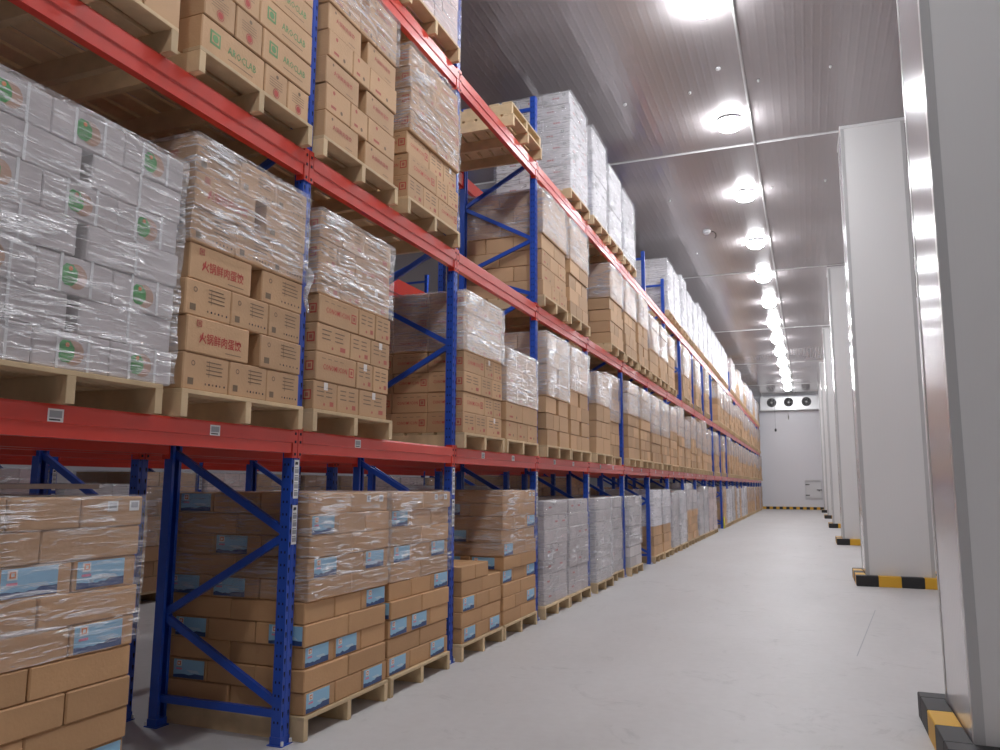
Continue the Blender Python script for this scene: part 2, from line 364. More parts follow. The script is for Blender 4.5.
for x, y in ((.014, -.04), (.014, .04)): b.lathe([(.009, .008), (.009, .03)], 'galv', 8, Matrix.Translation((x, y, 0)))
FOOT = b.mesh('foot_plate')
BR = []
for (a, c) in ((('F', .21), ('R', .68)), (('R', .68), ('F', 1.21)), (('F', 1.21), ('R', 1.72)), (('R', 2.27), ('F', 2.77)), (('F', 2.77), ('R', 3.27)), (('R', 3.27), ('F', 3.77)),
               (('F', 3.77), ('R', 4.1)), (('R', 4.1), ('F', 4.45)), (('F', 4.45), ('R', 4.95)), (('R', 4.95), ('F', 5.45)), (('F', 5.45), ('R', 5.95)), (('F', .17), ('R', .17)), (('F', 6.12), ('R', 6.12))):
    xa = -.034 if a[0] == 'F' else -.966; xc = -.034 if c[0] == 'F' else -.966
    b = MB(); b.bar((xa, 0, a[1]), (xc, 0, c[1]), .03, .045, 'blue'); BR.append(b.mesh('brace'))
b = MB(); b.box(.0032, .0045, -.018, .030, 0, .235, 'label'); b.box(.0045, .005, -.008, .018, .205, .222, 'ink'); b.poly([(.005, -.012, .21), (.005, -.002, .222), (.005, -.002, .198)], 'ink')
for i in range(4):
    z = .015 + i * .046
    b.box(.0045, .005, -.012, .026, z, z + .026, 'grey_ink'); b.box(.0045, .005, -.012, .022, z + .031, z + .035, 'ink')
STRIP = b.mesh('label_strip')
def frame(x, y, label, group, strips=True, detail=True):
    r = link('upright_frame', None, None, (x, y, 0)); thing(r, label, 'rack frame', group)
    link('post', POST, r); p2 = link('post', POST, r, (-1.0, 0, 0), PI)
    link('foot_plate', FOOT, r); link('foot_plate', FOOT, r, (-1.0, 0, 0), PI)
    for me in BR: link('brace', me, r)
    if strips:
        link('label_strip', STRIP, r, (0, 0, 1.425)); link('label_strip', STRIP, r, (0, 0, 1.15))
    return r

def mesh_beam(h, rear=False):
    b = MB(); L = BAY
    # front face with a pressed step, made from a closed profile
    pr = [(-.045, 0), (.004, 0), (.004, h * .42), (.012, h * .46), (.012, h - .012), (.006, h), (-.022, h), (-.022, h - .025), (-.045, h - .025)]
    y0, y1 = .048, L - .048
    n = len(pr); k = len(b.v)
    for y in (y0, y1): b.v += [(x, y, z - h) for x, z in pr]
    for i in range(n): b.f.append((k + i, k + (i + 1) % n, k + n + (i + 1) % n, k + n + i)); b.mi.append(b.m('red'))
    b.f.append(tuple(k + i for i in range(n))[::-1]); b.mi.append(0); b.f.append(tuple(k + n + i for i in range(n))); b.mi.append(0)
    return b.mesh('beam')
def mesh_conn(h):
    b = MB(); b.box(.0035, .010, .004, .050, -h - .03, .02, 'red'); b.box(-.05, .010, .046, .052, -h - .03, .02, 'red')
    for z in (-.02, -h * .5, -h - .005): b.box(.010, .013, .018, .032, z - .01, z + .006, 'hole')
    return b.mesh('end_connector')
BEAM = {h: mesh_beam(h) for h in (.14, .165, .175)}
CONN = {h: mesh_conn(h) for h in BEAM}
def _mirror(me):
    m2 = me.copy(); 
    for v in m2.vertices: v.co.y = BAY - v.co.y
    m2.flip_normals(); return m2
CONN2 = {h: _mirror(CONN[h]) for h in BEAM}
b = MB(); b.box(.0125, .0135, 0, .075, 0, .055, 'label'); b.box(.0135, .014, .008, .067, .018, .047, 'grey_ink'); b.box(.0135, .014, .008, .06, .006, .012, 'ink'); STICK = b.mesh('barcode_sticker')
LV = [(Z1, .14, 'lowest'), (Z2, .165, 'middle'), (Z3, .175, 'topmost')]
def beam(x, y, z, h, label, group, facing=1, parts=True, stick=()):
    r = link('rack_beam', BEAM[h], None, (x, y, z)); thing(r, label, 'beam', group)
    if facing < 0: r.rotation_euler = (0, 0, PI); r.location = (x, y + BAY, z)
    if parts:
        link('end_connector', CONN[h], r); link('end_connector', CONN2[h], r)
        for s in stick: link('barcode_sticker', STICK, r, (0, s, -.075))
    return r
for i in range(-1, NB + 1):
    frame(0, post_y(i), 'blue upright frame of the aisle rack, %s upright along it' % ORD[i + 1], 'uprights of the aisle rack', strips=True)
for i in range(-1, NB):
    for z, h, nm in LV:
        st = ()
        if z == Z1: st = (.58, 1.53) if i == -1 else (.65,) if i == 0 else (.62, 1.45)
        beam(0, post_y(i), z, h, 'red %s beam on the aisle side of the rack, %s bay' % (nm, ORD[i + 1]), 'red beams of the aisle rack', 1, i < 9, st if i < 9 else ())
        beam(-1.0, post_y(i), z, h, 'red %s beam on the rear side of the aisle rack, %s bay' % (nm, ORD[i + 1]), 'red beams of the aisle rack', -1, i < 3)
for i in range(-1, 10):
    frame(-1.22, post_y(i), 'blue upright frame of the second rack, back to back with the first, %s upright' % ORD[i + 1], 'uprights of the second rack', False)
for i in range(-1, 9):
    for z, h, nm in LV[:2]:
        beam(-1.22, post_y(i), z, h, 'red %s beam of the second rack, inner side, %s bay' % (nm, ORD[i + 1]), 'red beams of the second rack', 1, i < 2, (.9,) if z == Z1 and i < 3 else ())
        beam(-2.22, post_y(i), z, h, 'red %s beam of the second rack, outer side, %s bay' % (nm, ORD[i + 1]), 'red beams of the second rack', -1, False)
X3 = -5.0
for i in range(0, 10):
    frame(X3, post_y(i) + .1, 'blue upright frame of the rack across the rear aisle, %s upright' % ORD[i], 'uprights of the third rack', i < 5)
for i in range(0, 9):
    for z, h, nm in LV[:2]:
        beam(X3, post_y(i) + .1, z, h, 'red %s beam of the rack across the rear aisle, %s bay' % (nm, ORD[i]), 'red beams of the third rack', 1, False)
# yellow guard on the far upright
b = MB(); b.box(.012, .05, -.07, .07, 0, .42, 'brightyellow'); b.box(.0, .012, .055, .09, 0, .42, 'brightyellow')
thing(link('post_guard', b.mesh('post_guard', bevel=.008), None, (.014, post_y(11), 0)), 'yellow plastic guard at the foot of a distant blue upright', 'guard')

# ------------------------------------------------------------------ pallets
def mesh_deck(D=1.2, W=1.0):
    b = MB(); n = 8; w = D / n * .80; g = (D - n * w) / (n - 1)
    for i in range(n): b.box(-D + i * (w + g), -D + i * (w + g) + w, 0, W, .118, .14, 'wood')
    return b.mesh('deck', bevel=.002)
def mesh_stringer(D=1.2):
    b = MB(); b.box(-D, 0, 0, .045, 0, .118, 'wood'); return b.mesh('stringer', bevel=.002)
DECK, STR = mesh_deck(), mesh_stringer()
b = MB(); b.box(-1.2, 0, 0, 1, .118, .14, 'wood')
for y in (0, .4775, .955): b.box(-1.2, 0, y, y + .045, 0, .118, 'wood')
SIMPLE = b.mesh('pallet')
def pallet(x, y, z, label, group, parts=True):
    if parts:
        r = link('wooden_pallet', DECK, None, (x, y, z))
        for yy in (0, .4775, .955): link('stringer', STR, r, (0, yy, 0))
    else: r = link('wooden_pallet', SIMPLE, None, (x, y, z))
    thing(r, label, 'pallet', group); return r

# ------------------------------------------------------------------ printing on cartons
_txt = {}
def text_polys(s, size):
    """flat letters, centred; vertices (u,v) and faces"""
    if s not in _txt:
        c = bpy.data.curves.new('t', 'FONT'); c.body = s; c.size = 1; c.offset = .012; c.resolution_u = 1
        o = bpy.data.objects.new('t', c); C.objects.link(o)
        dg = bpy.context.evaluated_depsgraph_get(); me = o.evaluated_get(dg).to_mesh()
        v = [(p.co.x, p.co.y) for p in me.vertices]; f = [tuple(p.vertices) for p in me.polygons]
        xs = [p[0] for p in v]; ys = [p[1] for p in v]; cx, cy = (min(xs) + max(xs)) / 2, (min(ys) + max(ys)) / 2
        _txt[s] = ([(a - cx, q - cy) for a, q in v], f, max(xs) - min(xs)); bpy.data.objects.remove(o); bpy.data.curves.remove(c)
    return _txt[s]
class Decal(MB):
    """drawn in (u, v) with u to the viewer's right; layers d lift it off the face"""
    def rect(s, u0, u1, v0, v1, mt, d=1): s.poly([(u0, v0, d), (u1, v0, d), (u1, v1, d), (u0, v1, d)], mt)
    def text(s, t, u, v, width, mt, d=1, sy=1.):
        V, F, w = text_polys(t, 1); k = width / w; n = len(s.v)
        s.v += [(a * k + u, q * k * sy + v, d) for a, q in V]
        for f in F: s.f.append(tuple(n + i for i in f)); s.mi.append(s.m(mt))
    def disc(s, u, v, r, mt, d=1, n=14): s.poly([(u + r * math.cos(2 * PI * i / n), v + r * math.sin(2 * PI * i / n), d) for i in range(n)], mt)
    def ring(s, u, v, r, w, mt, d=1, n=14):
        for i in range(n):
            a, c = 2 * PI * i / n, 2 * PI * (i + 1) / n
            s.poly([(u + r * math.cos(a), v + r * math.sin(a), d), (u + (r - w) * math.cos(a), v + (r - w) * math.sin(a), d), (u + (r - w) * math.cos(c), v + (r - w) * math.sin(c), d), (u + r * math.cos(c), v + r * math.sin(c), d)], mt)
    def done(s, name, face):
        out = []
        for u, v, d in s.v:
            e = .0008 * d + .0006
            out.append((e, u, v) if face == 'front' else (u, -e, v))
        s.v = out
        me = bpy.data.meshes.new(name); me.from_pydata(s.v, [], s.f)
        for k in s.ms: me.materials.append(M[k])
        me.polygons.foreach_set('material_index', s.mi); me.update(); return me
_dec = {}
def decal(kind, w, h, face, var=0):
    key = (kind, round(w, 2), round(h, 2), face, var)
    if key in _dec: return _dec[key]
    d = Decal(); nm = 'print'; rr = random.Random(str(key))
    if kind == 'bluelabel':
        nm = 'shipping_label'; lw, lh = min(.245, w * .8), h * .86
        u0 = -w / 2 + .02 if var % 2 == 0 else w / 2 - .02 - lw; v0 = -lh / 2
        d.rect(u0, u0 + lw, v0, v0 + lh, 'sky', 1)
        n = 10; pts = [(u0, v0, 2), (u0 + lw, v0, 2)] + [(u0 + lw * (n - i) / n, v0 + lh * (.12 + .12 * rr.random() + .1 * (i < 4)), 2) for i in range(n + 1)]
        d.poly(pts, 'navy')
        d.rect(u0 + lw * .10, u0 + lw * .27, v0 + lh * .62, v0 + lh * .95, 'label', 3); d.rect(u0 + lw * .13, u0 + lw * .24, v0 + lh * .68, v0 + lh * .90, 'orange', 4); d.rect(u0 + lw * .155, u0 + lw * .215, v0 + lh * .73, v0 + lh * .85, 'label', 5)
        d.rect(u0 + lw * .09, u0 + lw * .28, v0 + lh * .44, v0 + lh * .53, 'pink', 3)
        for i in range(3): d.rect(u0 + lw * (.45 + .05 * i), u0 + lw * (.8 + .03 * i), v0 + lh * (.42 - .05 * i), v0 + lh * (.44 - .05 * i), 'label', 3)
    elif kind == 'bluetop':
        nm = 'barcode_print'
        for u0 in (-w * .1, w * .25):
            d.rect(u0, u0 + .055, .0, .045, 'label', 1); d.rect(u0 + .008, u0 + .047, .014, .038, 'grey_ink', 2)
    elif kind == 'egglong':
        d.text('火锅鲜肉蛋饺', .01, -.012, w * .66, 'red_ink', 1, 1.15)
        d.rect(-w * .36, -w * .28, h * .22, h * .40, 'faded_red', 1); d.ring(-w * .32, h * .31, .014, .004, 'card', 2)
        d.rect(w * .1, w * .36, -h * .36, -h * .34, 'brown_ink', 1)
    elif kind == 'eggshort':
        d.ring(-w * .30, h * .22, .014, .005, 'brown_ink'); d.rect(-w * .40, -w * .28, -h * .36, -h * .18, 'brown_ink')
        for i in range(4): d.rect(-w * .02, w * (.30 + .08 * rr.random()), h * (.30 - .11 * i), h * (.33 - .11 * i), 'brown_ink')
        d.rect(w * .04, w * .05, -h * .1, h * .36, 'brown_ink')
        for i in range(5): d.disc(w * (-.02 + .08 * i), -h * .30, .006, 'ink' if i % 2 else 'brown_ink')
        d.disc(w * .40, -h * .30, .006, 'ink')
    elif kind == 'strapshort':
        nm = 'logo_print'; d.ring(.0, -.005, .055, .055, 'peach', 1, 16)
        pts = [(-.035 + .045 * math.cos(t), -.003 + .05 * math.sin(t), 2) for t in [PI / 8 + i * PI / 4 for i in range(8)]]
        d.poly(pts, 'green'); d.disc(-.03, .025, .010, 'orange', 3)
        for i in range(3): d.rect(-.055, -.015, -.012 - .012 * i, -.008 - .012 * i, 'green_ink', 3)
    elif kind == 'brandlong':
        d.text('CONOMUCON', -.02, .0, w * .58, 'red_ink', 1, 1.25)
        u = w * .36; d.rect(u - .03, u + .03, -.032, .03, 'red_ink'); d.rect(u - .022, u + .022, -.024, .022, 'card2', 2); d.rect(u - .012, u + .012, -.014, .012, 'faded_red', 3)
        for i in range(4): d.rect(-w * .36 + i * .07, -w * .36 + i * .07 + .04, h * .28, h * .30, 'brown_ink')
    elif kind == 'brandshort':
        for i in range(3):
            for j in range(2): d.rect(-w * .36 + j * w * .38, -w * .36 + j * w * .38 + w * (.22 + .08 * rr.random()), h * (.26 - i * .15), h * (.30 - i * .15), 'brown_ink')
        d.disc(-w * .05, -h * .30, .010, 'faded_red'); d.rect(w * .18, w * .34, -h * .34, -h * .18, 'faded_red')
        if var % 3 == 0: d.rect(-.022, .022, h * .20, h * .46, 'white_tape', 1)
    elif kind == 'greenlong':
        u = -w * .30; d.rect(u - .04, u + .04, -.035, .045, 'green_ink'); d.rect(u - .028, u + .028, -.022, .032, 'card2', 2); d.disc(u, .005, .022, 'green_ink', 3)
        d.text('AROCLAB', w * .12, .0, w * .46, 'green_ink', 1, 1.2)
        d.rect(-w * .1, w * .3, -h * .28, -h * .26, 'brown_ink')
    elif kind == 'greenshort':
        d.disc(0, -h * .24, .020, 'red_ink'); d.ring(0, -h * .24, .030, .006, 'faded_red'); d.disc(w * .02, h * .28, .012, 'brown_ink')
        for i in range(4): d.rect(-w * .3, w * .25, h * (.16 - .08 * i), h * (.175 - .08 * i), 'brown_ink')
    elif kind == 'redlong':
        d.text('火锅鲜肉蛋饺', .0, .01, w * .55, 'faded_red', 1, 1.); d.disc(-w * .3, h * .30, .010, 'brown_ink'); d.rect(w * .1, w * .3, -h * .35, -h * .33, 'brown_ink')
    elif kind == 'redshort':
        d.disc(-w * .2, h * .28, .014, 'faded_red'); d.disc(w * .12, -h * .25, .014, 'brown_ink'); d.rect(-w * .3, -w * .1, -h * .3, -h * .2, 'faded_red')
    elif kind == 'whitelong' or kind == 'whiteshort':
        u = w * .30; d.rect(u - .020, u + .020, h * .18, h * .18 + .036, 'ink'); d.rect(u - .012, u + .012, h * .18 + .008, h * .18 + .028, 'label', 2)
        for i in range(3): d.rect(-w * .12 + i * .035, -w * .12 + i * .035 + .024, -h * .05, -h * .05 + .022, 'red_ink')
        d.rect(-w * .3, w * .05, -h * .3, -h * .28, 'grey_ink')
    _dec[key] = d.done(nm, face) if d.v else None
    return _dec[key]
_box = {}
def carton_mesh(dx, dy, h, mt):
    key = (round(dx, 2), round(dy, 2), round(h, 3), mt)
    if key not in _box:
        b = MB(); x, y = key[0] / 2 - .003, key[1] / 2 - .003
        b.box(-x, x, -y, y, .0005, h - .0025, mt); me = b.mesh('carton', bevel=.006); _box[key] = (me, x, y)
    return _box[key]
def strap_mesh(dy, h, us):
    key = ('strap', round(dy, 2), us)
    if key not in _dec:
        b = MB()
        for u in us: b.box(.0005, .004, u - .006, u + .006, .0, h, 'strap')
        _dec[key] = b.mesh('strap')
    return _dec[key]

# ------------------------------------------------------------------ stacks
SIZES = dict(
    blue=dict(h=.1315, A=[.5, .5], B=[.335, .33, .335], AX=[.37, .37, .37], BX=[.56, .55], mt='card', name='labelled_carton'),
    egg=dict(h=.19, A=[.50, -.09, .41], B=[.35, .33, .32], AX=[.37, .37, .37], BX=[.56, .55], mt='card2', name='brown_carton'),
    strap=dict(h=.163, A=[.53, -.05, .52], B=[.37, .37, .36], AX=[.37, .37, .37], BX=[.56, .55], mt='cardg', name='strapped_carton'),
    brand=dict(h=.187, A=[.52, .24, .24], B=[.29, .29, .42], AX=[.37, .37, .37], BX=[.37, .37, .37], mt='card2', name='brown_carton'),
    green=dict(h=.20, A=[.54, .23, .23], B=[.25, .24, .51], AX=[.37, .37, .37], BX=[.56, .55], mt='card2', name='brown_carton'),
    redp=dict(h=.195, A=[.45, -.10, .45], B=[.32, .25, .43], AX=[.37, .37, .37], BX=[.56, .55], mt='card2', name='brown_carton'),
    plain=dict(h=.19, A=[.5, .5], B=[.34, .33, .33], AX=[.37, .37, .37], BX=[.56, .55], mt='card2', name='brown_carton'),
    tall=dict(h=.24, A=[.36, .32, .32], B=[.5, .5], AX=[.37, .37, .37], BX=[.56, .55], mt='card2', name='brown_carton'),
    white=dict(h=.180, A=[.5, .5], B=[.34, .33, .33], AX=[.4, .35, .36], BX=[.56, .55], mt='cardw', name='white_carton'),
    pink=dict(h=.19, A=[.5, .5], B=[.34, .33, .33], AX=[.4, .35, .36], BX=[.56, .55], mt='cardp', name='white_carton'),
    greyw=dict(h=.17, A=[.5, .5], B=[.34, .33, .33], AX=[.4, .35, .36], BX=[.56, .55], mt='cardg', name='grey_carton'),
)
LOOK = dict(egg='red-lettered brown carton', blue='blue-labelled flat carton', strap='green-labelled strapped carton', brand='red-printed brown carton', green='green-printed tan carton',
            redp='faint-print tan carton', plain='plain brown carton', tall='tall brown carton', white='red-marked white carton', pink='pinkish carton', greyw='pale grey carton')
stock = MB(); blank = {'blue': 'card_s', 'egg': 'card2_s'}
def stack(y0, y1, z0, n, kind, name, mode='stuff', par=0, side=True, front=True, x1=.06, sidecols=3, lo=0, up=None, partial=False):
    """cartons standing on one pallet; rows counted from the pallet upwards. up: kind used from row number up[0]"""
    S = SIZES[kind]; rng = random.Random(name); W = y1 - y0; z = z0
    for r in range(n):
        kd = kind
        if up and r >= up[0]: kd = up[1]
        S = SIZES[kd]; h = S['h']
        A = (r + par) % 2 == 0
        ws = S['A'] if A else S['B']; xs = S['AX'] if A else S['BX']; tot = sum(abs(w) for w in ws); xt = x1 + rng.uniform(-.012, .010)
        if mode == 'ind' and kd in ('brand', 'redp', 'green') and r % 3 == 2: ws = ws[::-1]
        X = xt
        for ix, dx in enumerate(xs):
            yy = y0 + rng.uniform(-.010, .010)
            for iy, w in enumerate(ws):
                ww = abs(w) / tot * W
                if w > 0:
                    vis = (ix == 0 and front) or (side and iy == 0 and ix <= sidecols) or (r == n - 1 and ix <= 2)
                    if partial and r == n - 1 and iy == len(ws) - 1: vis = False
                    if vis and r >= lo:
                        cx, cy = X - dx / 2, yy + ww / 2; rz = rng.uniform(-.008, .008)
                        if mode == 'ind':
                            me, hx, hy = carton_mesh(dx, ww, h, S['mt'])
                            o = link(S['name'], me, None, (cx, cy, z), rz)
                            top = r == n - 1 and ix > 0 and iy > 0
                            posn = ['near aisle corner', 'mid front', 'far aisle corner'][0 if iy == 0 else (2 if iy == len(ws) - 1 else 1)] if ix == 0 else \
                                ('near side, %s behind corner' % ORD[ix - 1] if iy == 0 else '%s line back, %s across' % (ORD[ix], ORD[iy]))
                            long_f = ww > .40; long_s = dx > .45
                            has = False
                            if ix == 0:
                                if kd == 'blue':
                                    if not long_f and r < n - 1 and ((r // 2 + hash_(name)) % 3 != 1 if iy == len(ws) - 1 else (r // 2 + hash_(name)) % 3 != 2 if iy == 0 else (r // 2 + hash_(name)) % 5 == 0): dm = decal('bluelabel', ww, h, 'front', rng.randrange(2)); has = True
                                    elif r == n - 1 and iy == len(ws) - 1: dm = decal('bluetop', ww, h, 'front')
                                    else: dm = None
                                elif kd == 'plain' or kd == 'tall': dm = decal('redshort', ww, h, 'front', rng.randrange(2)) if rng.random() < .5 else None
                                elif kd in ('pink', 'greyw'): dm = decal('whiteshort', ww, h, 'front', 0) if rng.random() < .5 else None
                                elif kd == 'strap': dm = decal('strapshort', ww, h, 'front') if not long_f else None
                                else: dm = decal({'egg': 'egg', 'brand': 'brand', 'green': 'green', 'redp': 'red', 'white': 'white'}[kd] + ('long' if long_f else 'short'), ww, h, 'front', rng.randrange(3))
                                if dm:
                                    ch = link(dm.name.split('.')[0], dm, o, (hx, 0, h / 2))
                                if kd == 'strap':
                                    for u_ in ((-.075, .075) if not long_f else (.0,)): link('strap', strap_mesh(ww, h, (u_,)), o, (hx, 0, 0))
                            if iy == 0 and side:
                                if kd == 'blue' and (not long_s) and rng.random() < .8 and ix > 0 or (kd == 'blue' and not long_s and ix == 0 and rng.random() < .4):
                                    dm = decal('bluelabel', dx, h, 'side', rng.randrange(2)); has = True
                                elif kd in ('brand', 'white', 'egg', 'redp'):
                                    dm = decal({'brand': 'brand', 'white': 'white', 'egg': 'red', 'redp': 'red'}[kd] + ('long' if long_s or kd == 'brand' else 'short'), dx, h, 'side', rng.randrange(2))
                                else: dm = None
                                if dm: link(dm.name.split('.')[0], dm, o, (0, -hy, h / 2))
                            look = LOOK[kd]
                            if kd == 'blue' and not has: look = 'plain flat carton'
                            if kd == 'strap' and long_f: look = 'single-strap grey carton'
                            if kd == 'egg' and not long_f: look = 'small-print brown carton'
                            lab = '%s, %s, %s, %s' % (look, 'top row' if top else ORD[r] + ' row up', posn, name)
                            thing(o, lab, 'carton', 'cartons in the ' + name)
                        else:
                            T = Matrix.Translation((cx, cy, z)) @ Matrix.Rotation(rz, 4, 'Z')
                            stock.box(-dx / 2 + .006, dx / 2 - .006, -ww / 2 + .007, ww / 2 - .007, .001, h - .008, S['mt'] + '_s', T)
                            if kd == 'white' and ix == 0 or (kd == 'white' and iy == 0):
                                pass
                yy += ww
            X -= dx
        z += h
    return z

WR = []
def wrap(y0, y1, z0, z1, name, x1=.06, D=1.12, seed=0, fine=True, dense=False, tail=False, slant=0.):
    b = MB(); s = .06 if fine else .25; sz = .05 if fine else .2
    x0 = x1 - D; e = .014; X0, X1, Y0, Y1 = x0 - e, x1 + e, y0 - e, y1 + e
    per = []
    def seg(a, c):
        L = math.hypot(c[0] - a[0], c[1] - a[1]); n = max(1, int(L / s))
        for i in range(n): per.append((a[0] + (c[0] - a[0]) * i / n, a[1] + (c[1] - a[1]) * i / n))
    seg((X1, Y0), (X1, Y1)); seg((X1, Y1), (X0, Y1)); seg((X0, Y1), (X0, Y0)); seg((X0, Y0), (X1, Y0))
    nz = max(2, int((z1 - z0) / sz)); n = len(per); cx, cy = (X0 + X1) / 2, (Y0 + Y1) / 2
    for j in range(nz + 1):
        for i, (x, y) in enumerate(per):
            t = j / nz; zb = z0 + (.04 * noise.noise(Vector((x * 3, y * 3, seed))) + slant * (y - y0)) * (1 if fine else .5)
            zb = max(zb, z0 + .006); z = zb + (z1 + .006 - zb) * t
            d = .010 * noise.noise(Vector((x * 4, y * 4, z * 9 + seed))) + .002 if fine else 0
            f = Vector((x - cx, y - cy)); ax = 1 if abs(f.x) / (X1 - cx) > abs(f.y) / (Y1 - cy) - .02 else 0; ay = 1 if abs(f.y) / (Y1 - cy) > abs(f.x) / (X1 - cx) - .02 else 0
            b.v.append((x + (d if f.x > 0 else -d) * ax - cx, y + (d if f.y > 0 else -d) * ay - cy, z - z0))
    m = b.m('film2' if dense or (y0 > 6 and z0 > 1.5) else 'film3' if z0 < 1.2 else 'film')
    for j in range(nz):
        for i in range(n):
            b.f.append((j * n + i, j * n + (i + 1) % n, (j + 1) * n + (i + 1) % n, (j + 1) * n + i)); b.mi.append(m)
    # film folded over the top edge
    k = len(b.v); t0 = nz * n
    for i, (x, y) in enumerate(per):
        f = .16 + .05 * noise.noise(Vector((x * 3, y * 3, seed + 7))); b.v.append(((x - cx) * (1 - f), (y - cy) * (1 - f), z1 - z0 + .008))
    for i in range(n): b.f.append((t0 + i, t0 + (i + 1) % n, k + (i + 1) % n, k + i)); b.mi.append(m)
    o = link('stretch_wrap', b.mesh('stretch_wrap', smooth=True), None, (cx, cy, z0))
    thing(o, 'clear film round upper rows of the ' + name, 'stretch film', 'stretch film on the pallet loads')
    if tail:
        t = MB(); pts = [(X1 - cx + .02, Y1 - cy - .02 + .02 * math.sin(i * .9), .10 - i * .035) for i in range(9)]
        t.tube(pts, [.012, .03, .022, .016, .02, .014, .012, .014, .006], 'film2', 7); link('loose_tail', t.mesh('tail', smooth=True), o)
    return o

LVN = {0.: 'floor', Z1: 'lower beam', Z2: 'middle beam', Z3: 'top beam'}
def load(y0, y1, zb, n, kind, name, ind=False, wr=None, par=0, side=True, pp=True, sidecols=3, dense=False, up=None, tail=False, slant=0., lo=0, xj=0., partial=False):
    """one loaded pallet. wr: row from which film starts"""
    pallet(.08 + xj, y0 + (y1 - y0 - 1.0) / 2, zb, 'pale wooden pallet under the ' + name, 'pallets on the ' + LVN[zb], pp)
    zt = stack(y0, y1, zb + .141, n, kind, name, 'ind' if ind else 'stuff', par, side, True, .06 + xj, sidecols, lo, up, partial)
    if wr is not None:
        hh = (zt - zb - .141) / n
        wrap(y0, y1, zb + .141 + wr * hh, zt, name, .06 + xj, seed=hash_(name), fine=pp and y0 < 14, dense=dense, tail=tail, slant=slant)
    return zt
def hash_(s): return sum(ord(c) * (i + 1) for i, c in enumerate(s)) % 97

# floor
load(1.80, 2.80, 0, 10, 'blue', 'floor stack before first upright', True, 5, par=0, side=False)
load(4.12, 5.10, 0, 10, 'blue', 'floor stack behind first upright', True, 5, par=1, sidecols=2)
load(5.15, 6.15, 0, 10, 'blue', 'second wrapped floor stack', True, 5, par=1, sidecols=0)
load(6.42, 7.36, 0, 5, 'blue', 'low unwrapped floor stack', True, None, par=1, sidecols=1, partial=True)
load(7.42, 8.42, 0, 10, 'blue', 'tall stack behind low one', True, 5, par=0, sidecols=3, lo=0)
load(8.74, 9.65, 0, 7, 'greyw', 'first grey floor stack', True, 0, par=0, sidecols=0)
load(9.76, 10.68, 0, 7, 'greyw', 'second grey floor stack', True, 0, par=1, sidecols=0)
# on the lower beam
load(1.80, 2.92, Z1, 7, 'strap', 'grey stack over lower beam', True, 0, par=1, side=False)
load(3.0, 3.96, Z1, 7, 'egg', 'red-lettered stack on lower beam', True, 4, par=1, sidecols=1, tail=True)
load(4.12, 5.05, Z1, 7, 'brand', 'red-print stack after first upright', True, 4, par=1, sidecols=1, slant=-.25)
load(6.42, 7.37, Z1, 7, 'brand', 'stack beyond empty pallet place', True, 4, par=1, sidecols=2)
load(7.47, 8.47, Z1, 5, 'plain', 'short stack on lower beam', True, 2, par=1, sidecols=0, slant=-.2)
# on the middle beam
load(1.80, 2.82, Z2, 6, 'green', 'corner load above the grey stack', False, None, par=0, side=False)
load(2.98, 3.94, Z2, 6, 'green', 'green-print stack on middle beam', True, None, par=0, sidecols=0)
load(4.12, 5.05, Z2, 7, 'redp', 'gappy stack on middle beam', True, 5, par=0, sidecols=0, slant=-.3)
load(5.27, 6.23, Z2, 7, 'brand', 'filmed stack before vacant bay', True, 3, par=1, sidecols=0)
load(8.70, 9.70, Z2, 7, 'plain', 'stack beyond vacant bay', True, 4, par=1, sidecols=3)
# on the top beam
load(5.20, 6.20, Z3, 7, 'pink', 'pinkish stack on top beam', False, 0, par=0)
load(4.12, 5.08, Z3, 7, 'pink', 'top beam load over the gappy stack', False, 0, par=0, side=False)
pallet(.10, 7.56, Z3, 'empty wooden pallet on the top beam, lower of two', 'pallets on the top beam')
pallet(.08, 7.57, Z3 + .145, 'wooden pallet on the top beam, upper of two', 'pallets on the top beam')
load(9.93, 10.83, Z3, 8, 'white', 'first white top-beam stack', True, 0, par=1, sidecols=3)

# slip sheet on the first floor stack
b = MB(); b.box(-1.06, -.10, 1.82, 2.70, 0, .022, 'sheet'); thing(link('slip_sheet', b.mesh('slip_sheet', bevel=.002), None, (0, 0, 1.487)), 'thin grey cardboard sheet lying on top of the first floor stack', 'sheet')

# the rest of the long rack
G = random.Random(5)
SETBACK = {(0., 3, 1), (Z1, 3, 1), (Z2, 7, 1), (Z2, 8, 1), (Z1, 9, 1), (Z1, 10, 1)}
def fill(zb, i, s, kind, n, wr=None, up=None, j0=0., j1=0., dense=False, side=True):
    y0 = post_y(i) + (.12 if s == 0 else 1.22) + j0 + G.uniform(-.02, .03); y1 = post_y(i) + (1.06 if s == 0 else 2.17) + j1 + G.uniform(-.03, .02)
    nm = '%s load, %s bay, %s half' % (LVN[zb], ORD[i + 1], 'near' if s == 0 else 'far')
    load(y0, y1, zb, n, kind, nm, False, wr, i % 2 + s, side, pp=i < 6, up=up, dense=dense, xj=G.uniform(-.015, .015) - (.085 if (zb, i, s) in SETBACK else 0))
